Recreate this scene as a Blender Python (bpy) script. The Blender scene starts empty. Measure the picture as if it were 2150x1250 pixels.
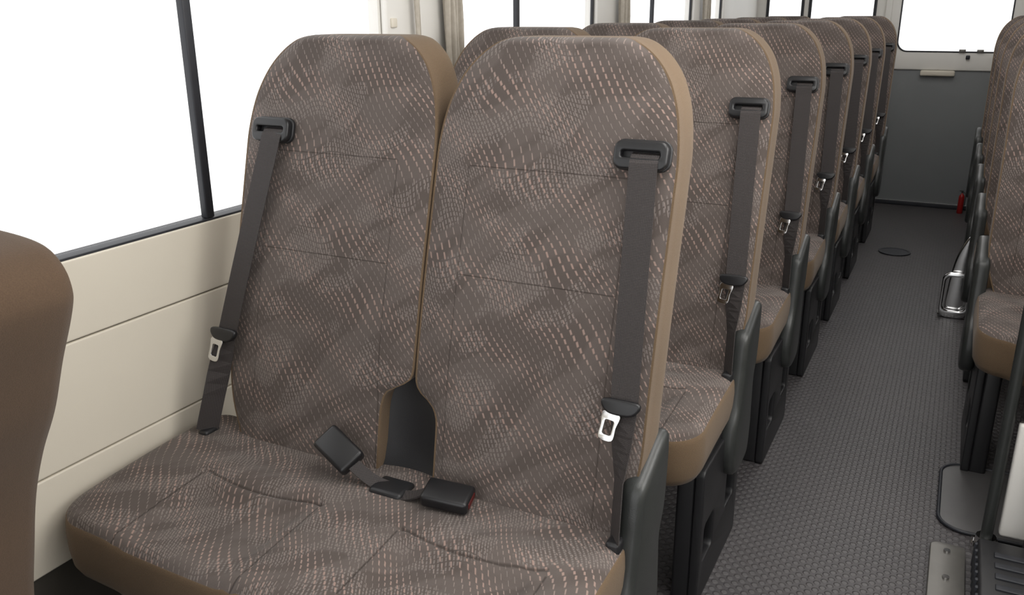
import bpy, bmesh, math
from mathutils import Matrix, Vector
sc = bpy.context.scene
sc.view_settings.view_transform = 'Standard'
sc.view_settings.look = 'None'
H = 1.32

def lin(c):
    return tuple(((x/255)/12.92 if x/255 <= .04045 else ((x/255+.055)/1.055)**2.4) for x in c)+(1,)

# ------------------------------------------------------------ materials
class NB:
    def __init__(s, name):
        s.mat = bpy.data.materials.new(name); s.mat.use_nodes = True
        s.nt = s.mat.node_tree; s.N = s.nt.nodes; s.L = s.nt.links
        s.b = s.N['Principled BSDF']
    def m(s, op, *a, clamp=False):
        n = s.N.new('ShaderNodeMath'); n.operation = op; n.use_clamp = clamp
        for i, v in enumerate(a):
            if isinstance(v, (int, float)): n.inputs[i].default_value = v
            else: s.L.new(v, n.inputs[i])
        return n.outputs[0]
    def add(s, a, b): return s.m('ADD', a, b)
    def sub(s, a, b): return s.m('SUBTRACT', a, b)
    def mul(s, a, b): return s.m('MULTIPLY', a, b)
    def div(s, a, b): return s.m('DIVIDE', a, b)
    def ab(s, a): return s.m('ABSOLUTE', a)
    def sin(s, a): return s.m('SINE', a)
    def mx(s, a, b): return s.m('MAXIMUM', a, b)
    def mn(s, a, b): return s.m('MINIMUM', a, b)
    def lt(s, a, edge, w):   # soft a<edge
        return s.m('DIVIDE', s.sub(edge, a), w, clamp=True)
    def mix(s, f, a, b):
        n = s.N.new('ShaderNodeMix'); n.data_type = 'RGBA'
        if isinstance(f, (int, float)): n.inputs[0].default_value = f
        else: s.L.new(f, n.inputs[0])
        for i, v in ((6, a), (7, b)):
            if isinstance(v, tuple): n.inputs[i].default_value = v
            else: s.L.new(v, n.inputs[i])
        return n.outputs[2]
    def noise(s, vec, scale, detail=2, rough=.5):
        n = s.N.new('ShaderNodeTexNoise'); n.inputs['Scale'].default_value = scale
        n.inputs['Detail'].default_value = detail; n.inputs['Roughness'].default_value = rough
        if vec is not None: s.L.new(vec, n.inputs['Vector'])
        return n.outputs[0]
    def comb(s, x, y, z=0.0):
        n = s.N.new('ShaderNodeCombineXYZ')
        for i, v in enumerate((x, y, z)):
            if isinstance(v, (int, float)): n.inputs[i].default_value = v
            else: s.L.new(v, n.inputs[i])
        return n.outputs[0]
    def coord(s, which='Object'):
        n = s.N.new('ShaderNodeTexCoord'); return n.outputs[which]
    def sep(s, v):
        n = s.N.new('ShaderNodeSeparateXYZ'); s.L.new(v, n.inputs[0]); return n.outputs
    def bump(s, h, strength, dist):
        n = s.N.new('ShaderNodeBump'); n.inputs['Strength'].default_value = strength
        n.inputs['Distance'].default_value = dist
        s.L.new(h, n.inputs['Height']); s.L.new(n.outputs[0], s.b.inputs['Normal'])
    def col(s, c):
        if isinstance(c, tuple): s.b.inputs['Base Color'].default_value = c
        else: s.L.new(c, s.b.inputs['Base Color'])

def simple(name, rgb, rough=.5, metal=0, noise_amt=.06, nscale=30, bump=0, bscale=400, spec=.5):
    q = NB(name); o = q.coord('Object')
    f = q.noise(o, nscale, 3)
    c = lin(rgb); d = tuple(x*(1-noise_amt*2) for x in c[:3])+(1,)
    q.col(q.mix(f, d, tuple(min(1, x*(1+noise_amt)) for x in c[:3])+(1,)))
    q.b.inputs['Roughness'].default_value = rough
    q.b.inputs['Metallic'].default_value = metal
    q.b.inputs['Specular IOR Level'].default_value = spec
    if bump: q.bump(q.noise(o, bscale, 2), bump, .001)
    return q.mat

def fabric(name, seams):
    q = NB(name); uv = q.coord('UV'); S = q.sep(uv); u, v = S[0], S[1]
    warp = q.noise(uv, 4.5, 1); warp2 = q.noise(q.comb(q.add(u, 7.3), v), 4.0, 1)
    wy = q.add(v, q.add(q.mul(q.sub(warp, .5), .09), q.mul(q.sin(q.add(q.mul(u, 30), q.mul(v, 16))), .013)))
    wx = q.add(u, q.add(q.mul(q.sub(warp2, .5), .03), q.mul(q.sin(q.mul(v, 27)), .003)))
    # main dashes: steep slanted strokes in brick rows
    R = q.div(wy, .0098); fl = q.m('FLOOR', R)
    C = q.add(q.div(wx, .0148), q.mul(fl, .5))
    fx = q.sub(q.m('FRACT', C), .5); fy = q.sub(q.m('FRACT', R), .5)
    fx = q.add(fx, q.mul(fy, .34))
    wv = q.add(.5, q.mul(q.sin(q.add(q.mul(wy, 62), q.mul(wx, 26))), .5))
    thx = q.add(.06, q.mul(wv, .075))
    dash = q.mul(q.lt(q.ab(fx), thx, .05), q.lt(q.ab(fy), .42, .12))
    # fine hatched patches
    R2 = q.div(wy, .0068); C2 = q.add(q.div(wx, .0062), q.mul(q.m('FLOOR', R2), .5))
    hx = q.ab(q.add(q.sub(q.m('FRACT', C2), .5), q.mul(q.sub(q.m('FRACT', R2), .5), .4)))
    hy = q.ab(q.sub(q.m('FRACT', R2), .5))
    hatch = q.mul(q.lt(hx, .27, .12), q.lt(hy, .42, .1))
    rot1 = q.add(q.mul(u, .60), q.mul(v, -.80)); rot2 = q.add(q.mul(u, .80), q.mul(v, .60))
    diag = q.noise(q.comb(q.mul(rot1, 17.0), q.mul(rot2, 5.0)), 1.0, 1)
    band = q.m('MULTIPLY', q.sub(diag, .47), 16.0, clamp=True)
    diag2 = q.noise(q.comb(q.mul(rot1, 19.0), q.mul(rot2, 10.0), 3.3), 1.0, 1)
    patch = q.m('MULTIPLY', q.sub(diag2, .51), 22.0, clamp=True)
    base = q.mix(band, lin((85, 77, 73)), lin((94, 86, 82)))
    base = q.mix(q.mul(q.mul(hatch, patch), .85), base, lin((121, 113, 109)))
    dcol = q.mix(wv, lin((131, 121, 116)), lin((150, 128, 119)))
    base = q.mix(q.mul(dash, .95), base, dcol)
    if seams == 'back':
        au = q.ab(u)
        l1 = q.mul(q.lt(q.ab(q.sub(au, .147)), .0016, .0010), q.lt(v, 1.065, .002))
        l2 = q.mul(q.lt(q.ab(q.sub(v, 1.065)), .0016, .0010), q.lt(au, .147, .002))
        l3 = q.mul(q.lt(q.ab(q.sub(v, .882)), .0016, .0010), q.lt(au, .147, .002))
        seam = q.mx(l1, q.mx(l2, l3)); sm_ = .4
    elif seams == 'cushion':
        au = q.ab(u)
        f1 = q.lt(v, -.145, .004)
        l1 = q.mul(q.lt(q.ab(q.sub(au, .083)), .0022, .0014), f1)
        l2 = q.mul(q.lt(q.ab(q.sub(au, .357)), .0022, .0014), f1)
        t = q.div(q.sub(au, .22), .137)
        arc = q.sub(-.135, q.mul(q.sub(1.0, q.mul(t, t)), .022))
        l3 = q.mul(q.lt(q.ab(q.sub(v, arc)), .004, .003), q.lt(q.ab(t), 1.0, .02))
        seam = q.mx(l1, q.mx(l2, l3)); sm_ = .6
    else: seam = None
    if seam is not None:
        base = q.mix(q.mul(seam, sm_), base, lin((44, 37, 33)))
    q.col(base)
    q.b.inputs['Roughness'].default_value = .95
    q.b.inputs['Specular IOR Level'].default_value = .12
    q.b.inputs['Sheen Weight'].default_value = .12
    q.b.inputs['Sheen Roughness'].default_value = .5
    h = q.add(q.mul(dash, .35), q.mul(q.noise(uv, 900, 1), .5))
    if seam is not None: h = q.sub(h, q.mul(seam, 2.0))
    q.bump(h, .5, .0012)
    return q.mat

M = {}
M['fab'] = fabric('patterned_moquette_back', 'back')
M['fabc'] = fabric('patterned_moquette_cushion', 'cushion')
M['fabs'] = fabric('patterned_moquette_plain', None)
def cloth(name, a, b):
    q = NB(name); o = q.coord('Object')
    f = q.noise(o, 700, 2); f2 = q.noise(o, 8, 2)
    q.col(q.mix(q.add(q.mul(f, .7), q.mul(f2, .3)), lin(a), lin(b)))
    q.b.inputs['Roughness'].default_value = .95; q.b.inputs['Specular IOR Level'].default_value = .12
    q.b.inputs['Sheen Weight'].default_value = .1
    q.bump(f, .4, .001); return q.mat
M['brown'] = cloth('brown_seat_cloth', (80, 66, 52), (124, 104, 82))
M['brown_shaded'] = cloth('shaded_brown_seat_cloth', (66, 53, 43), (98, 80, 64))  # same brown cloth with the front seat's shade put into its colour
M['black'] = simple('black_plastic', (32, 32, 34), .42, bump=.15, bscale=600)
M['dark'] = simple('dark_grey_plastic', (50, 52, 51), .34, bump=.2, bscale=500)
M['hatch'] = simple('floor_hatch_vinyl', (78, 77, 77), .4, bump=.2, bscale=500)
M['buckle'] = simple('buckle_plastic', (28, 28, 30), .35)
M['chrome'] = simple('polished_steel', (215, 215, 215), .16, 1, .03)
M['red'] = simple('red_release_button', (84, 20, 18), .4)
M['redp'] = simple('red_painted_steel', (150, 26, 24), .35)
M['cream'] = simple('cream_wall_panel', (224, 217, 202), .45, noise_amt=.02, nscale=4, bump=.08, bscale=700)
M['white'] = simple('off_white_trim', (234, 232, 227), .4, noise_amt=.02, nscale=4)
M['gasket'] = simple('black_rubber_gasket', (38, 40, 46), .5)
M['gap'] = simple('panel_shadow_gap', (70, 66, 60), .8)
M['grey'] = simple('grey_door_panel', (128, 131, 133), .6, noise_amt=.04, nscale=6, bump=.2, bscale=300)
M['steel'] = simple('brushed_grey_steel', (120, 118, 114), .4, .7, .08)
q = NB('seat_belt_webbing'); S = q.sep(q.coord('Object'))
w = q.sin(q.mul(S[2], 2600)); w2 = q.sin(q.mul(S[0], 2200))
q.col(q.mix(q.add(.5, q.mul(w, .25)), lin((42, 39, 39)), lin((72, 67, 66))))
q.b.inputs['Roughness'].default_value = .65; q.b.inputs['Specular IOR Level'].default_value = .3
q.bump(q.add(w, w2), .3, .0006); M['belt'] = q.mat
q = NB('beige_curtain_cloth'); o = q.coord('Object')
q.col(q.mix(q.noise(o, 60, 3), lin((170, 162, 150)), lin((205, 198, 186))))
q.b.inputs['Roughness'].default_value = .9; M['curtain'] = q.mat
q = NB('studded_vinyl_floor'); o = q.coord('Object'); S = q.sep(o)
k = 1/.021
X = q.mul(q.add(S[0], S[1]), k*.707); Y = q.mul(q.sub(S[0], S[1]), k*.707)
dx = q.sub(q.m('FRACT', X), .5); dy = q.sub(q.m('FRACT', Y), .5)
r = q.m('SQRT', q.add(q.mul(dx, dx), q.mul(dy, dy)))
stud = q.lt(r, .42, .14)
n1 = q.noise(o, 2.0, 3); n2 = q.noise(o, 500, 2)
c = q.mix(n1, lin((60, 59, 61)), lin((80, 76, 77)))
c = q.mix(q.mul(stud, .4), c, lin((102, 100, 100)))
c = q.mix(q.mul(n2, .15), c, lin((40, 38, 38)))
q.col(c); q.b.inputs['Roughness'].default_value = .42
q.bump(q.add(stud, q.mul(n2, .15)), .8, .002); M['floor'] = q.mat
q = NB('clear_window_glass'); N, L = q.N, q.L
tr = N.new('ShaderNodeBsdfTransparent'); gl = N.new('ShaderNodeBsdfGlossy'); gl.inputs['Roughness'].default_value = .02
mixs = N.new('ShaderNodeMixShader'); mixs.inputs[0].default_value = .05
L.new(tr.outputs[0], mixs.inputs[1]); L.new(gl.outputs[0], mixs.inputs[2])
L.new(mixs.outputs[0], N['Material Output'].inputs['Surface']); M['glass'] = q.mat
q = NB('smoked_partition_glass'); N, L = q.N, q.L
tr = N.new('ShaderNodeBsdfTransparent'); tr.inputs[0].default_value = (.35, .34, .33, 1)
gl = N.new('ShaderNodeBsdfGlossy'); gl.inputs['Roughness'].default_value = .03
mixs = N.new('ShaderNodeMixShader'); mixs.inputs[0].default_value = .06
L.new(tr.outputs[0], mixs.inputs[1]); L.new(gl.outputs[0], mixs.inputs[2])
L.new(mixs.outputs[0], N['Material Output'].inputs['Surface']); M['smoke'] = q.mat

# ------------------------------------------------------------ mesh helpers
def mesh(name, V, F, mats, mi=None, uv=None, smooth=True, fixn=True):
    me = bpy.data.meshes.new(name); me.from_pydata([tuple(p) for p in V], [], F)
    for m in mats: me.materials.append(m)
    if mi:
        for p, i in zip(me.polygons, mi): p.material_index = i
    if uv:
        l = me.uv_layers.new(name='UVMap')
        for lp in me.loops: l.data[lp.index].uv = uv[lp.vertex_index]
    for p in me.polygons: p.use_smooth = smooth
    if fixn:
        bm = bmesh.new(); bm.from_mesh(me); bmesh.ops.recalc_face_normals(bm, faces=bm.faces); bm.to_mesh(me); bm.free()
    return me

def rbox(name, lo, hi, mat, bev=.004, seg=3):
    bm = bmesh.new(); bmesh.ops.create_cube(bm, size=1)
    for v in bm.verts:
        v.co = Vector([(lo[i]+hi[i])/2 + v.co[i]*(hi[i]-lo[i]) for i in range(3)])
    if bev > 0: bmesh.ops.bevel(bm, geom=bm.edges[:], offset=bev, segments=seg, affect='EDGES', profile=.5)
    me = bpy.data.meshes.new(name); bm.to_mesh(me); bm.free(); me.materials.append(mat)
    for p in me.polygons: p.use_smooth = bev > 0
    if bev > 0: wn(me)
    return me
def wn(me, ang=40):
    try: me.set_sharp_from_angle(angle=math.radians(ang))
    except Exception: pass

def rrect(x0, x1, y0, y1, r, n=8):
    r = min(r, (x1-x0)/2-1e-4, (y1-y0)/2-1e-4)
    pts = []
    for cx, cy, a0 in ((x1-r, y1-r, 0), (x0+r, y1-r, 90), (x0+r, y0+r, 180), (x1-r, y0+r, 270)):
        if r <= 0.0005: pts.append((cx, cy)); continue
        for i in range(n+1):
            a = math.radians(a0+90*i/n); pts.append((cx+r*math.cos(a), cy+r*math.sin(a)))
    return pts

def plate(name, loops, thick, mat, plane='XZ', off=0, bev=0.0):
    cu = bpy.data.curves.new(name+'_c', 'CURVE'); cu.dimensions = '2D'; cu.fill_mode = 'BOTH'
    cu.extrude = max(thick/2-bev, 0.0001); cu.bevel_depth = bev; cu.bevel_resolution = 2; cu.offset = -bev
    for lp in loops:
        s = cu.splines.new('POLY'); s.points.add(len(lp)-1)
        for p, c in zip(s.points, lp): p.co = (c[0], c[1], 0, 1)
        s.use_cyclic_u = True
    ob = bpy.data.objects.new(name+'_c', cu); sc.collection.objects.link(ob)
    dg = bpy.context.evaluated_depsgraph_get(); dg.update()
    me = bpy.data.meshes.new_from_object(ob.evaluated_get(dg)); me.name = name
    bpy.data.objects.remove(ob); bpy.data.curves.remove(cu)
    for v in me.vertices:
        x, y, z = v.co
        if plane == 'XZ': v.co = (x, off+z, y)
        elif plane == 'YZ': v.co = (off+z, x, y)
        else: v.co = (x, y, off+z)
    bm = bmesh.new(); bm.from_mesh(me); bmesh.ops.remove_doubles(bm, verts=bm.verts, dist=1e-5)
    bmesh.ops.recalc_face_normals(bm, faces=bm.faces); bm.to_mesh(me); bm.free()
    me.materials.clear(); me.materials.append(mat)
    for p in me.polygons: p.use_smooth = True; p.material_index = 0
    wn(me, 35)
    return me

def tube(name, path, rad, mat, n=14, cyc=False):
    cu = bpy.data.curves.new(name+'_c', 'CURVE'); cu.dimensions = '3D'; cu.bevel_depth = rad; cu.bevel_resolution = 4
    cu.use_fill_caps = True
    s = cu.splines.new('POLY'); s.points.add(len(path)-1)
    for p, c in zip(s.points, path): p.co = (*c, 1)
    s.use_cyclic_u = cyc
    ob = bpy.data.objects.new(name+'_c', cu); sc.collection.objects.link(ob)
    dg = bpy.context.evaluated_depsgraph_get(); dg.update()
    me = bpy.data.meshes.new_from_object(ob.evaluated_get(dg)); me.name = name
    bpy.data.objects.remove(ob); bpy.data.curves.remove(cu)
    me.materials.clear(); me.materials.append(mat)
    for p in me.polygons: p.use_smooth = True; p.material_index = 0
    wn(me, 50)
    return me

def ribbon(name, path, wdirs, width, thick, mat):
    V, F = [], []; n = len(path)
    for i, p in enumerate(path):
        p = Vector(p); a = Vector(path[max(i-1, 0)]); b = Vector(path[min(i+1, n-1)])
        t = (b-a).normalized(); w = Vector(wdirs[i] if isinstance(wdirs, list) else wdirs)
        w = (w - t*w.dot(t)).normalized(); nn = t.cross(w).normalized()
        ww = width[i] if isinstance(width, list) else width
        for sx, sy in ((-1, -1), (1, -1), (1, 1), (-1, 1)):
            V.append(p+w*sx*ww/2+nn*sy*thick/2)
    for i in range(n-1):
        for k in range(4):
            F.append((i*4+k, i*4+(k+1) % 4, i*4+4+(k+1) % 4, i*4+4+k))
    F += [(0, 3, 2, 1), (n*4-4, n*4-3, n*4-2, n*4-1)]
    return mesh(name, V, F, [mat], smooth=False)

def hermite(P, z):
    if z <= P[0][0]: return P[0][1]
    if z >= P[-1][0]: return P[-1][1]
    n = len(P)
    for i in range(n-1):
        if P[i][0] <= z <= P[i+1][0]: break
    def sl(j):
        a = P[max(j-1, 0)]; b = P[min(j+1, n-1)]; return (b[1]-a[1])/(b[0]-a[0])
    h = P[i+1][0]-P[i][0]; t = (z-P[i][0])/h
    return ((2*t**3-3*t*t+1)*P[i][1]+(t**3-2*t*t+t)*h*sl(i)+(-2*t**3+3*t*t)*P[i+1][1]+(t**3-t*t)*h*sl(i+1))

def loft_back(name, Lp, Rp, Yp, z0, z1, T, mats, front_i=0, side_i=1, back_i=1, bulge=.010, flip=1, top_soft=.012, kd=.55):
    zs = []; z = z0
    while z < z1-.10: zs.append(z); z += .010
    while z < z1-.02: zs.append(z); z += .004
    while z < z1-.0005: zs.append(z); z += .0015
    zs.append(z1)
    nf = 44; V, F, mi, uv = [], [], [], []
    side = [(.0035, .0), (.004, .004), (.003, .009), (.004, .03), (.004, .06), (.003, .08), (-.002, .094), (-.012, T), (-.04, T+.003)]
    for z in zs:
        l = hermite(Lp, z); r = hermite(Rp, z); y0 = hermite(Yp, z)
        c = (r-l)/2; hw = (r+l)/2
        k = 1.0
        if z > z1-top_soft:
            s = (z-(z1-top_soft))/top_soft; k = math.sqrt(max(0, 1-s**2.6*kd))
        loop = []
        for i in range(nf+1):
            t = -1+2*i/nf; t = math.sin(t*math.pi/2)*.45+t*.55
            loop.append((c+t*hw, y0-bulge*(1-abs(t)**9), 0))
        for a, b in side: loop.append((r+a, y0+b, 1))
        for i in range(1, 6):
            t = i/6; loop.append((r-.04-(r+l-.08)*t, y0+T+.003+.006*math.sin(t*math.pi), 2))
        for a, b in reversed(side): loop.append((-l-a, y0+b, 1))
        ym = y0+T*.5
        for x, y, _ in loop:
            V.append((x, (ym+(y-ym)*k)*flip, z)); uv.append((x, z))
    n = len(loop)
    tag = [p[2] for p in loop]
    for j in range(len(zs)-1):
        for i in range(n):
            i2 = (i+1) % n
            F.append((j*n+i, j*n+i2, (j+1)*n+i2, (j+1)*n+i))
            if i < nf: mi.append(front_i)
            elif tag[i] == 2 and tag[i2] == 2: mi.append(back_i)
            else: mi.append(side_i)
    F.append(tuple(range(n))[::-1]); mi.append(side_i)
    F.append(tuple((len(zs)-1)*n+i for i in range(n))); mi.append(side_i)
    me = mesh(name, V, F, mats, mi, uv)
    wn(me, 48)
    return me

TOP = [(1.05, .2155), (1.10, .2145), (1.157, .206), (1.195, .193), (1.225, .176), (1.25, .153), (1.266, .130), (1.2745, .110), (1.277, .095)]
OUT = [(.44, .17), (.50, .185), (.56, .205), (.62, .2145), (.70, .2155), (.9, .2155)]+TOP
INN = [(.44, .165), (.60, .165), (.625, .168), (.645, .180), (.66, .202), (.675, .213), (.70, .2155), (.9, .2155)]+TOP
INL = [(.44, .150), (.60, .150), (.63, .153), (.65, .162), (.665, .188), (.678, .208), (.70, .2150), (.9, .2155)]+TOP
YP = [(.44, -.01), (.50, 0), (.62, .022), (.80, .062), (1.0, .115), (1.15, .158), (1.277, .205)]
back_r = loft_back('backrest', INN, OUT, YP, .44, 1.277, .11, [M['fab'], M['brown']])
back_l = loft_back('backrest', OUT, INL, YP, .44, 1.277, .11, [M['fab'], M['brown']])
back_s = loft_back('backrest', OUT, OUT, YP, .44, 1.277, .11, [M['fab'], M['brown']])

def cushion(name, xl, xr, yf, yb, double, rf=.075):
    rb = .035
    pts = []
    def arc(cx, cy, r, a0, a1, n):
        for i in range(n): 
            a = math.radians(a0+(a1-a0)*i/n); pts.append((cx+r*math.cos(a), cy+r*math.sin(a)))
    def seg(a, b, n):
        for i in range(n):
            t = i/n; pts.append((a[0]+(b[0]-a[0])*t, a[1]+(b[1]-a[1])*t))
    W = xr-xl
    seg((xr, yf+rf), (xr, yb-rb), 22); arc(xr-rb, yb-rb, rb, 0, 90, 6)
    seg((xr-rb, yb), (xl+rb, yb), 60); arc(xl+rb, yb-rb, rb, 90, 180, 6)
    seg((xl, yb-rb), (xl, yf+rf), 22); arc(xl+rf, yf+rf, rf, 180, 270, 24)
    nfr = 60
    for i in range(nfr):
        t = i/nfr; x = xl+rf+(W-2*rf)*t
        pts.append((x, yf-.012*math.sin(math.pi*t)))
    arc(xr-rf, yf+rf, rf, 270, 360, 24)
    cx, cy = (xl+xr)/2, (yf+yb)/2; n = len(pts)
    def sm(a, b, x):
        t = min(1, max(0, (x-a)/(b-a))); return t*t*(3-2*t)
    def g(d, w): return math.exp(-(d/w)**2)
    def ztop(x, y):
        z = .500 - .022*((max(0, -y-.05)/.32)**1.6)
        ax = abs(x)
        if double:
            t = (ax-.22)/.137
            ya = -.135-.022*(1-t*t)
            inx = sm(.083, .12, ax)*(1-sm(.32, .357, ax))
            z -= .020*inx*sm(0, .035, ya-y)*(1-sm(.22, .37, -y)*.6)
            if abs(t) < 1: z -= .007*g(y-ya, .006)
            if y < -.135:
                z -= .006*g(ax-.083, .007)+.006*g(ax-.357, .007)
            z += .008*inx*g(y-ya-.035, .03)
        else:
            z -= .014*(1-sm(.08, .17, ax))*sm(.12, .16, -y)
        return z
    rings = [i/40*.9 for i in range(1, 41)]+[.92, .94, .955, .967, .978, .988, .995, 1.0]
    V = [(cx, cy, ztop(cx, cy))]; F, mi = [], []
    for s in rings:
        for px, py in pts:
            x = cx+(px-cx)*s; y = cy+(py-cy)*s
            R = math.hypot(px-cx, py-cy); d = (1-s)*R
            z = ztop(x, y)-.012*max(0, 1-d/.026)**2
            V.append((x, y, z))
    nt = len(rings)
    for i in range(n): F.append((0, 1+i, 1+(i+1) % n)); mi.append(0)
    nor = []
    for i in range(n):
        a = pts[i-1]; b = pts[(i+1) % n]; t = Vector((b[0]-a[0], b[1]-a[1])).normalized(); nor.append((t.y, -t.x))
    for o, dz in ((.002, -.002), (.004, -.012), (.006, -.03), (.006, -.06), (.003, -.09), (-.006, -.108), (-.03, -.114), (-.08, -.116)):
        for i, (px, py) in enumerate(pts):
            V.append((px+nor[i][0]*o, py+nor[i][1]*o, ztop(px, py)-.012+dz))
    tot = nt+8
    for j in range(tot-1):
        for i in range(n):
            i2 = (i+1) % n
            F.append((1+j*n+i, 1+j*n+i2, 1+(j+1)*n+i2, 1+(j+1)*n+i)); mi.append(0 if j < nt-1 else 1)
    F.append(tuple(1+(tot-1)*n+i for i in range(n))); mi.append(1)
    uv = [(p[0], p[1]) for p in V]
    return mesh(name, V, F, [M['fabc'] if double else M['fabs'], M['brown']], mi, uv)
YF = -.355
cush_d = cushion('seat_cushion', -.522, .438, YF, .06, True)
cush_s = cushion('seat_cushion', -.225, .225, YF, .06, False)

def smooth_loop(P, sub=6):
    out = []; n = len(P)
    for i in range(n):
        p0, p1, p2, p3 = P[i-1], P[i], P[(i+1) % n], P[(i+2) % n]
        for k in range(sub):
            t = k/sub
            out.append(tuple(.5*((2*p1[a])+(-p0[a]+p2[a])*t+(2*p0[a]-5*p1[a]+4*p2[a]-p3[a])*t*t+(-p0[a]+3*p1[a]-3*p2[a]+p3[a])*t**3) for a in (0, 1)))
    return out
BR = smooth_loop([(.0, .59), (.04, .612), (.09, .636), (.122, .643), (.134, .626), (.134, .57), (.125, .50), (.105, .455), (.108, .39), (.112, .32), (.095, .25), (.03, .235), (-.045, .25), (-.07, .31), (-.06, .38), (-.035, .43), (-.02, .50), (-.012, .55)])
def bracket(x): return plate('side_bracket', [BR], .042, M['dark'], 'YZ', x, .014)

guide_m = plate('belt_guide', [rrect(-.044, .044, -.0225, .0225, .014), rrect(-.032, .032, -.004, .006, .004)], .014, M['buckle'], 'XZ', 0, .004)
guide_b = plate('belt_guide_base', [rrect(-.047, .047, -.0245, .0245, .016)], .008, M['black'], 'XZ', .006, .002)
tongue_m = plate('belt_tongue', [smooth_loop([(-.014, 0), (.014, 0), (.013, -.022), (.0115, -.044), (-.0115, -.044), (-.013, -.022)], 4), rrect(-.0075, .0075, -.036, -.012, .003)], .0028, M['chrome'], 'XZ', 0, .0007)
stop_m = plate('tongue_grip', [smooth_loop([(-.032, .008), (-.02, .012), (.02, .012), (.032, .008), (.030, -.003), (.016, -.013), (-.016, -.013), (-.030, -.003)], 5)], .012, M['buckle'], 'XZ', 0, .004)
buckle_m = rbox('buckle_body', (-.043, -.027, -.013), (.043, .027, .013), M['buckle'], .007)
button_m = rbox('buckle_button', (.040, -.016, -.006), (.044, .016, .006), M['red'], .001)

def belt_set(gx, bx, tz=.722):
    P = []
    gz, by, bz = 1.104, -.03, .505
    gy = .127
    lean = math.atan2(.043, .15)
    Rm = Matrix.Rotation(-lean, 4, 'X')
    P.append(('belt_guide', guide_m, Matrix.Translation((gx, gy-.008, gz)) @ Rm))
    P.append(('belt_guide_base', guide_b, Matrix.Translation((gx, gy-.004, gz)) @ Rm))
    path = [(gx+.008*1, gy+.004, gz+.004), (gx+.008, gy-.010, gz+.001), (gx+.008, gy-.020, gz-.010)]
    sx = gx+.008; sy = gy-.020; sz = gz-.012
    N = 24
    for i in range(1, N+1):
        t = i/N; z = sz+(bz-sz)*t
        path.append((sx+(bx-sx)*t, sy+(by-sy)*t-.004*math.sin(math.pi*t), z))
    wd = []; ws = []
    for p in path:
        if p[2] > tz: wd.append((1, 0, 0)); ws.append(.046)
        else:
            s = min(1, (tz-p[2])/.12)
            wd.append((math.cos(s*.95), -math.sin(s*.95)*(1 if gx > 0 else -1), 0)); ws.append(.044)
    P.append(('belt_webbing', ribbon('belt_webbing', path, wd, ws, .0016, M['belt']), Matrix()))
    t = (sz-tz)/(sz-bz); cxx = sx+(bx-sx)*t; cyy = sy+(by-sy)*t-.005
    P.append(('tongue_grip', stop_m, Matrix.Translation((cxx-.004, cyy-.004, tz)) @ Rm))
    P.append(('belt_tongue', tongue_m, Matrix.Translation((cxx-.016, cyy-.010, tz-.010)) @ Rm @ Matrix.Rotation(math.radians(8), 4, 'Y')))
    P.append(('belt_anchor', rbox('belt_anchor', (bx-.012, by-.015, .462), (bx+.012, by+.025, .508), M['black'], .006), Matrix()))
    return P

parts = []
I = Matrix()
parts.append(('backrest_inner', back_r, Matrix.Translation((.229, 0, 0))))
parts.append(('backrest_outer', back_l, Matrix.Translation((-.213, 0, 0))))
parts.append(('seat_cushion', cush_d, I))
parts.append(('side_bracket', bracket(.442), I))
def legset(x, xc0, xc1):
    return [('leg_aisle', plate('leg_aisle', [rrect(-.245, .125, 0, .352, .015), rrect(-.215, -.125, .10, .20, .015), rrect(-.01, .08, .13, .25, .015)], .022, M['black'], 'YZ', x, .004), I),
            ('leg_aisle_core', rbox('leg_aisle_core', (xc0, -.24, 0), (xc1, .12, .35), M['black'], .008), I)]
parts += legset(.428, .375, .418)
parts.append(('leg_wall', rbox('leg_wall', (-.42, -.23, 0), (-.37, .10, .35), M['black'], .008), I))
parts.append(('seat_frame', rbox('seat_frame', (-.44, -.27, .345), (.43, .10, .395), M['black'], .01), I))
V, F = [], []
for j in range(9):
    z = .44+.28*j/8
    for i in range(9):
        x = -.10+.2*i/8
        y = .000+.026*(1-(x/.1)**2)+.055*j/8 - .04*max(0, (.52-z)/.08)
        V.append((x, y, z))
for j in range(8):
    for i in range(8): F.append((j*9+i, j*9+i+1, j*9+10+i, j*9+9+i))
nb = len(V)
V += [(x, y+.02, z) for x, y, z in V[:]]
F += [(nb+a, nb+d, nb+c, nb+b) for a, b, c, d in F[:64]]
edge = [i for i in range(9)]+[9*j+8 for j in range(1, 9)]+[72+i for i in range(7, -1, -1)]+[9*j for j in range(7, 0, -1)]
for a, b in zip(edge, edge[1:]+edge[:1]): F.append((a, b, nb+b, nb+a))
parts.append(('centre_cover', mesh('centre_cover', V, F, [M['black']]), I))
parts += belt_set(.393, .425)
parts += belt_set(-.352, -.462, .708)
def rot(az, el=0, roll=0):
    return Matrix.Rotation(math.radians(az), 4, 'Z') @ Matrix.Rotation(math.radians(el), 4, 'Y') @ Matrix.Rotation(math.radians(roll), 4, 'X')
def strap(a, b, wd, nm):
    a, b = Vector(a), Vector(b); pts = []
    for i in range(9):
        t = i/8; p = a.lerp(b, t); p.z -= .008*math.sin(math.pi*t); pts.append(tuple(p))
    return (nm, ribbon('buckle_strap', pts, wd, .024, .003, M['belt']), I)
mL = Matrix.Translation((-.103, -.055, .556)) @ rot(168, -24, -35)
parts.append(('buckle_outer', buckle_m, mL)); parts.append(('buckle_button_outer', button_m, mL))
mR = Matrix.Translation((.128, -.055, .522)) @ rot(10, 4, 12)
parts.append(('buckle_inner', buckle_m, mR)); parts.append(('buckle_button_inner', button_m, mR))
parts.append(strap(mL @ Vector((-.04, 0, 0)), (0, -.045, .498), (.2, .8, .5), 'buckle_strap_outer'))
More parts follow.
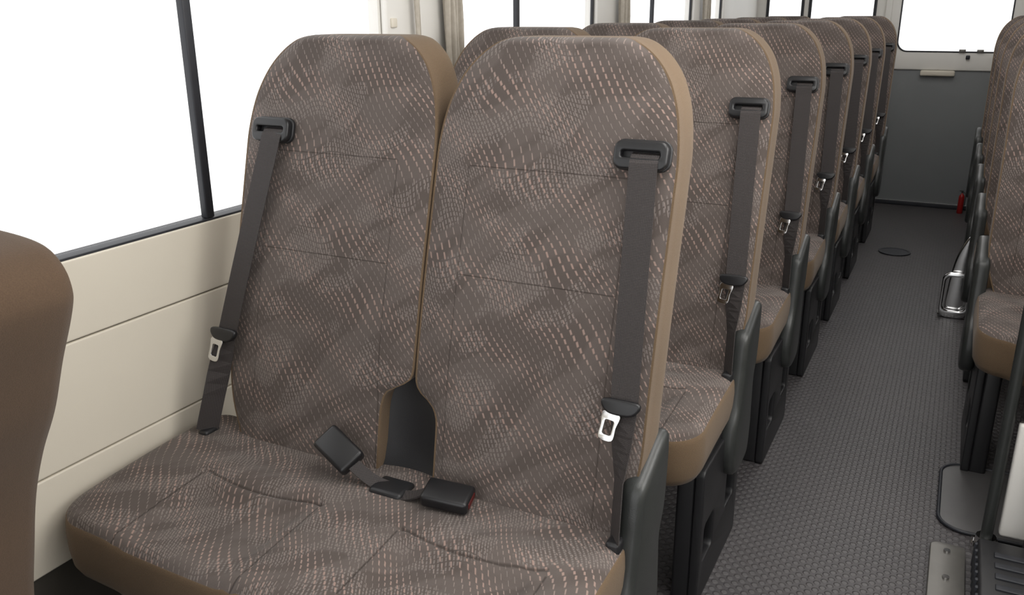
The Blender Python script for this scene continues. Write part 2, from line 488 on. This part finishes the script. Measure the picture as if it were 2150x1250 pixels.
parts.append(strap(mR @ Vector((-.04, 0, 0)), (.01, -.06, .500), (.2, .9, .3), 'buckle_strap_inner'))
parts.append(('buckle_anchor', rbox('buckle_anchor', (-.03, -.075, .485), (.04, -.02, .508), M['black'], .008), I))

sparts = []
sparts.append(('backrest', back_s, I))
sparts.append(('seat_cushion', cush_s, I))
sparts.append(('side_bracket_aisle', bracket(-.228), I))
sparts += legset(-.195, -.185, -.14)
sparts.append(('leg_wall', rbox('leg_wall', (.13, -.23, 0), (.18, .10, .35), M['black'], .008), I))
sparts.append(('seat_frame', rbox('seat_frame', (-.19, -.27, .345), (.19, .10, .395), M['black'], .01), I))
sparts += belt_set(.165, .225)

def spawn(name, plist, loc, rz=0, sc_=1):
    e = bpy.data.objects.new(name, None); e.empty_display_size = .1
    sc.collection.objects.link(e); e.location = loc; e.rotation_euler = (0, 0, rz); e.scale = (sc_,)*3
    for n, me, mt in plist:
        o = bpy.data.objects.new(n, me); sc.collection.objects.link(o); o.parent = e; o.matrix_local = mt
    return e
def top(name, me):
    o = bpy.data.objects.new(name, me); sc.collection.objects.link(o); return o

for dy in (0, .76, 1.50, 2.24, 2.93, 3.64, 4.44):
    spawn('double_bus_seat', parts, (-.825, 1.18+dy, 0))
for yy in (2.90, 3.64, 4.38, 5.10, 5.82):
    spawn('single_bus_seat', sparts, (.358, yy, 0))

R0 = [(.42, .10), (.50, .115), (.62, .13), (.70, .152), (.78, .177), (.843, .206), (.904, .242), (.966, .270), (1.04, .305), (1.065, .304), (1.08, .294), (1.092, .278), (1.099, .258), (1.105, .225), (1.112, .17)]
L0 = [(.42, .22), (1.04, .25), (1.07, .24), (1.092, .22), (1.112, .17)]
fb = loft_back('backrest', L0, R0, [(.42, .0), (1.105, .0)], .42, 1.112, .10, [M['brown_shaded'], M['brown_shaded'], M['fabs']], 0, 1, 2, bulge=.012, top_soft=.03, kd=.75)
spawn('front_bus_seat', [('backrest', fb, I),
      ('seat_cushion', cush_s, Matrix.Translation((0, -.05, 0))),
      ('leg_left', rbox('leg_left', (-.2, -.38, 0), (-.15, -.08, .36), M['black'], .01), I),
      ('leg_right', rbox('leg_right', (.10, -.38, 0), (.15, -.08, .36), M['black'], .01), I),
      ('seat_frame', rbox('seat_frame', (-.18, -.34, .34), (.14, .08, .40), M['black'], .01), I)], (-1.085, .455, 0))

# ------------------------------------------------------------ bus shell
WX = -1.38; RX = .66; Y0 = -1.1; Y1 = 6.64; ZC = 1.95
top('floor', rbox('floor', (WX-.04, Y0, -.05), (RX+.04, Y1+.04, 0), M['floor'], 0))
top('ceiling', rbox('ceiling', (WX-.04, Y0, ZC), (RX+.04, Y1+.04, ZC+.04), M['white'], 0))
wins = [(-.95, 1.965), (2.345, 3.46), (3.76, 4.90), (5.11, 5.56)]
SZ = .905; WT = 1.72
def sidewall(tag, x, inner):
    e = bpy.data.objects.new('wall_'+tag, None); sc.collection.objects.link(e)
    s = 1 if inner > 0 else -1
    def ch(n, me):
        o = bpy.data.objects.new(n, me); sc.collection.objects.link(o); o.parent = e
    ch('wall_shell', plate('wall_shell', [[(Y0, 0), (Y1, 0), (Y1, ZC), (Y0, ZC)]]+[rrect(a, b, SZ, WT, .03) for a, b in wins], .03, M['white'], 'YZ', x-s*.02))
    ch('lower_skirt', rbox('lower_skirt', (min(x-s*.004, x+s*.002), Y0, 0), (max(x-s*.004, x+s*.002), Y1, SZ-.02), M['gap'], 0))
    for a, b in ((.345, .524), (.527, .754), (.757, SZ-.002)):
        ch('trim_panel', plate('trim_panel', [rrect(Y0+.02, Y1-.01, a, b, .004)], .014, M['cream'], 'YZ', x+s*.003, .003))
    ch('sill_gasket', rbox('sill_gasket', (min(x-s*.036, x+s*.006), Y0, SZ-.003), (max(x-s*.036, x+s*.006), Y1, SZ+.0025), M['gasket'], .001))
    return e
wl = sidewall('left', WX, 1)
wr = sidewall('right', RX, -1)
wi = 0
for x, s in ((WX, 1), (RX, -1)):
    for (a, b), d in zip(wins, ((1.31, .022), (2.77, .018), (4.23, .018), None)):
        wi += 1
        pl = [('window_glass', rbox('window_glass', (x-s*.02-.002, a-.005, SZ+.003), (x-s*.02+.002, b+.005, WT+.005), M['glass'], 0), I)]
        if a > 0:
            pl.append(('window_gasket', plate('window_gasket', [rrect(a-.008, b+.008, SZ-.003, WT+.012, .035), rrect(a+.008, b-.008, SZ+.004, WT-.012, .022)], .010, M['gasket'], 'YZ', x-s*.004, .002), I))
        if d:
            pl.append(('window_divider', rbox('window_divider', (x-.012, d[0]-d[1]/2, SZ+.003), (x+.006, d[0]+d[1]/2, WT), M['gasket'], .003), I))
        spawn('window_%d' % wi, pl, (0, 0, 0))
def curtain_mesh(y0, y1, z0, z1, folds, amp):
    V, F = [], []; nu = folds*10; nz = 12
    for j in range(nz+1):
        z = z0+(z1-z0)*j/nz
        for i in range(nu+1):
            t = i/nu
            V.append((amp*math.sin(t*folds*2*math.pi)*(1+.25*math.sin(j*.9+i*.3)), y0+(y1-y0)*t+.006*math.sin(j*.5), z))
    for j in range(nz):
        for i in range(nu):
            a = j*(nu+1)+i; F.append((a, a+1, a+nu+2, a+nu+1))
    nb = len(V); base = list(F)
    V += [(x-.003, y, z) for x, y, z in V]
    F += [(a+nb, d+nb, c+nb, b+nb) for a, b, c, d in base]
    return mesh('curtain_cloth', V, F, [M['curtain']], fixn=False)
cm = curtain_mesh(0, .085, .93, 1.80, 4, .014)
for k, (a, b) in enumerate(((1.965, 2.345), (3.46, 3.76), (4.90, 5.11), (5.56, 5.84))):
    top('trim_%d' % (k+1), rbox('pillar_trim', (WX-.004, a+.008, SZ+.005), (WX+.016, b-.010, 1.9), M['white'], .008))
for yy in (2.22, 3.66, 5.01):
    c = bpy.data.objects.new('window_curtain', cm); sc.collection.objects.link(c); c.location = (WX+.048, yy, 0)
cm2 = curtain_mesh(0, .022, .93, 1.80, 1, .010)
for yy in (2.075,):
    c = bpy.data.objects.new('window_curtain', cm2); sc.collection.objects.link(c); c.location = (WX+.040, yy, 0)
for z in (1.22, 1.29):
    top('window_latch', rbox('window_latch', (WX+.014, 1.99, z-.012), (WX+.024, 2.013, z+.012), M['cream'], .003))

holes = [(-1.31, -1.075, 1.06), (-1.02, -.60, 1.06)]
spawn('wall_back', [
    ('wall_shell', plate('wall_shell', [[(WX-.04, 0), (RX+.04, 0), (RX+.04, ZC), (WX-.04, ZC)]]+[rrect(a, b, z, 1.68, .05) for a, b, z in holes]+[rrect(-.44, .235, 1.035, 1.70, .07)], .03, M['white'], 'XZ', Y1+.015), I),
    ('lower_skirt', rbox('lower_skirt', (WX, Y1-.006, 0), (-.53, Y1, .93), M['grey'], 0), I)], (0, 0, 0))
for k, (a, b, z) in enumerate(holes):
    spawn('window_%d' % (9+k), [('window_glass', rbox('g', (a-.01, Y1+.012, z-.01), (b+.01, Y1+.016, 1.69), M['glass'], 0), I),
        ('window_gasket', plate('window_gasket', [rrect(a-.012, b+.012, z-.012, 1.69, .055), rrect(a+.008, b-.008, z+.008, 1.67, .045)], .012, M['gasket'], 'XZ', Y1, .002), I)], (0, 0, 0))
dp = [('door_frame', plate('door_frame', [rrect(-.53, .33, .0, 1.84, .06), rrect(-.49, .29, .03, 1.80, .05)], .03, M['white'], 'XZ', Y1-.012, .006), I),
      ('door_lower_panel', rbox('door_lower_panel', (-.495, Y1-.014, .02), (.295, Y1, .925), M['grey'], .004), I),
      ('door_upper_trim', plate('door_upper_trim', [rrect(-.492, .292, .925, 1.80, .03), rrect(-.43, .225, 1.045, 1.69, .065)], .03, M['white'], 'XZ', Y1-.012, .008), I),
      ('door_window_gasket', plate('door_window_gasket', [rrect(-.434, .229, 1.041, 1.694, .068), rrect(-.426, .221, 1.049, 1.686, .062)], .036, M['gasket'], 'XZ', Y1-.013, .002), I),
      ('door_glass', rbox('door_glass', (-.445, Y1+.008, 1.03), (.24, Y1+.012, 1.705), M['glass'], 0), I),
      ('door_handle', rbox('door_handle', (-.265, Y1-.05, .888), (-.055, Y1-.02, .925), M['cream'], .01), I),
      ('handle_mount', rbox('handle_mount', (-.245, Y1-.03, .895), (-.075, Y1-.01, .918), M['cream'], .004), I),
      ('door_latch_knob', rbox('door_latch_knob', (-.005, Y1-.05, 1.0), (.02, Y1-.025, 1.025), M['gasket'], .006), I),
      ('door_threshold', rbox('door_threshold', (-.53, Y1-.03, 0), (.33, Y1-.005, .03), M['gasket'], .004), I)]
for xx in (-.03, .075):
    dp.append(('window_stay', rbox('window_stay', (xx-.02, Y1-.042, 1.042), (xx+.02, Y1-.028, 1.062), M['steel'], .003), I))
spawn('door_1', dp, (0, 0, 0))

fh = rrect(.102, .46, 2.30, 2.695, .07)
spawn('floor_hatch', [('hatch_cover', plate('hatch_cover', [fh], .006, M['hatch'], 'XY', .004, .001), I),
      ('hatch_rim', tube('hatch_rim', [(x, y, .006) for x, y in fh], .005, M['gasket'], cyc=True), I)], (0, 0, 0))
fd = [(.085*math.cos(a*math.pi/20), .085*math.sin(a*math.pi/20)) for a in range(40)]
spawn('floor_drain_cover', [('cover_rim', plate('cover_rim', [fd, [(x*.85, y*.85) for x, y in fd]], .006, M['gasket'], 'XY', .004, .001), I),
      ('cover_plate', plate('cover_plate', [[(x*.86, y*.86) for x, y in fd]], .004, M['gasket'], 'XY', .003, 0), I)], (-.215, 5.24, 0))

spawn('folding_footrest', [
    ('foot_frame', plate('foot_frame', [rrect(-.06, .06, 0, .21, .035), rrect(-.045, .045, .035, .19, .025)], .02, M['chrome'], 'XZ', 0, .006), I),
    ('foot_plate', plate('foot_plate', [smooth_loop([(-.03, .02), (.045, .02), (.05, .2), (.045, .33), (.03, .375), (.01, .35), (-.02, .26), (-.035, .12)], 6)], .02, M['chrome'], 'XZ', .03, .007), I),
    ('hinge_bar', tube('hinge_bar', [(-.06, .015, .015), (.06, .015, .015)], .012, M['steel']), I)], (.100, 4.16, 0))

n = 24; prof = [(0, 0), (.045, .0), (.05, .01), (.05, .30), (.045, .335), (.025, .36), (.015, .37), (.015, .39), (0, .39)]
V = [(r*math.cos(2*math.pi*i/n), r*math.sin(2*math.pi*i/n), z) for r, z in prof for i in range(n)]
F = [(j*n+i, j*n+(i+1) % n, (j+1)*n+(i+1) % n, (j+1)*n+i) for j in range(len(prof)-1) for i in range(n)]
ext = mesh('cylinder_body', V, F, [M['redp']])
spawn('fire_extinguisher', [('cylinder_body', ext, I), ('valve', rbox('valve', (-.018, -.014, .385), (.018, .014, .42), M['black'], .004), I),
      ('lever', rbox('lever', (-.05, -.008, .415), (.02, .008, .43), M['black'], .003), I),
      ('hose', tube('hose', [(.02, 0, .40), (.055, 0, .38), (.065, 0, .3), (.062, 0, .15)], .006, M['black']), I)], (.10, 6.5, 0), 0, .36)

pp = [('pole', tube('pole', [(.212, 2.24, 0), (.212, 2.24, ZC)], .014, M['dark']), I),
      ('pole_foot', tube('pole_foot', [(.212, 2.24, 0), (.212, 2.24, .02)], .034, M['chrome']), I),
      ('pole_collar', tube('pole_collar', [(.212, 2.24, .02), (.212, 2.24, .045)], .024, M['chrome']), I),
      ('lower_panel', rbox('lower_panel', (.236, 2.225, .06), (.63, 2.255, .37), M['white'], .008), I),
      ('glass_panel', rbox('glass_panel', (.236, 2.237, .37), (.63, 2.243, 1.0), M['smoke'], 0), I),
      ('outer_post', rbox('outer_post', (.285, 2.15, 0), (.315, 2.18, 1.0), M['black'], .006), I)]
for i in range(6):
    a = 2*math.pi*i/6+.6
    pp.append(('foot_bolt', tube('foot_bolt', [(.212+.028*math.cos(a), 2.24+.028*math.sin(a), .018), (.212+.028*math.cos(a), 2.24+.028*math.sin(a), .030)], .006, M['chrome']), I))
spawn('entrance_partition', pp, (0, 0, 0))
hp = [('heater_body', rbox('heater_body', (.185, 1.75, 0), (.6, 2.15, .09), M['black'], .01), I)]
for i in range(12):
    hp.append(('heater_fin', rbox('heater_fin', (.18, 1.78+i*.031, .02), (.195, 1.79+i*.031, .085), M['gasket'], .002), I))
for i in range(7):
    hp.append(('heater_louvre', rbox('heater_louvre', (.22, 1.80+i*.045, .088), (.58, 1.82+i*.045, .094), M['gasket'], .002), I))
spawn('floor_heater', hp, (0, 0, 0))
spawn('floor_bracket', [('bracket_plate', plate('bracket_plate', [rrect(.088, .17, 1.88, 2.21, .02)], .016, M['steel'], 'XY', .008, .003), I)]+
      [('bracket_screw', tube('bracket_screw', [(.127, y, .015), (.127, y, .021)], .008, M['chrome']), I) for y in (1.93, 2.05, 2.17)], (0, 0, 0))

# ------------------------------------------------------------ light
w = bpy.data.worlds.new('World'); sc.world = w; w.use_nodes = True
w.node_tree.nodes['Background'].inputs[0].default_value = (1, 1, 1, 1)
w.node_tree.nodes['Background'].inputs[1].default_value = 1.7
def area(name, loc, rot, sx, sy, p, col=(1, .98, .96)):
    l = bpy.data.lights.new(name, 'AREA'); l.shape = 'RECTANGLE'; l.size = sx; l.size_y = sy; l.energy = p; l.color = col
    o = bpy.data.objects.new(name, l); sc.collection.objects.link(o); o.location = loc; o.rotation_euler = rot
area('ceiling_fill', (-.12, 1.2, ZC-.02), (0, 0, 0), .5, 1.6, 12)  # two unseen fills added under the ceiling to brighten the interior
area('ceiling_fill', (-.12, 4.2, ZC-.02), (0, 0, 0), .4, 3.6, 14)
area('side_fill', (.58, 1.35, 1.55), (0, math.radians(72), 0), .7, 1.3, 13, (1, .97, .92))  # unseen fill added on the right to brighten the aisle-facing seat sides

cam = bpy.data.cameras.new('camera'); co = bpy.data.objects.new('camera', cam); sc.collection.objects.link(co)
cam.sensor_width = 36; cam.lens = 1822/2150*36; cam.clip_start = .02
co.matrix_world = Matrix.Translation((0, 0, H)) @ Matrix.Rotation(math.radians(26.9), 4, 'Z') @ Matrix.Rotation(math.radians(71.68), 4, 'X') @ Matrix.Rotation(math.radians(-.3), 4, 'Z')
sc.camera = co
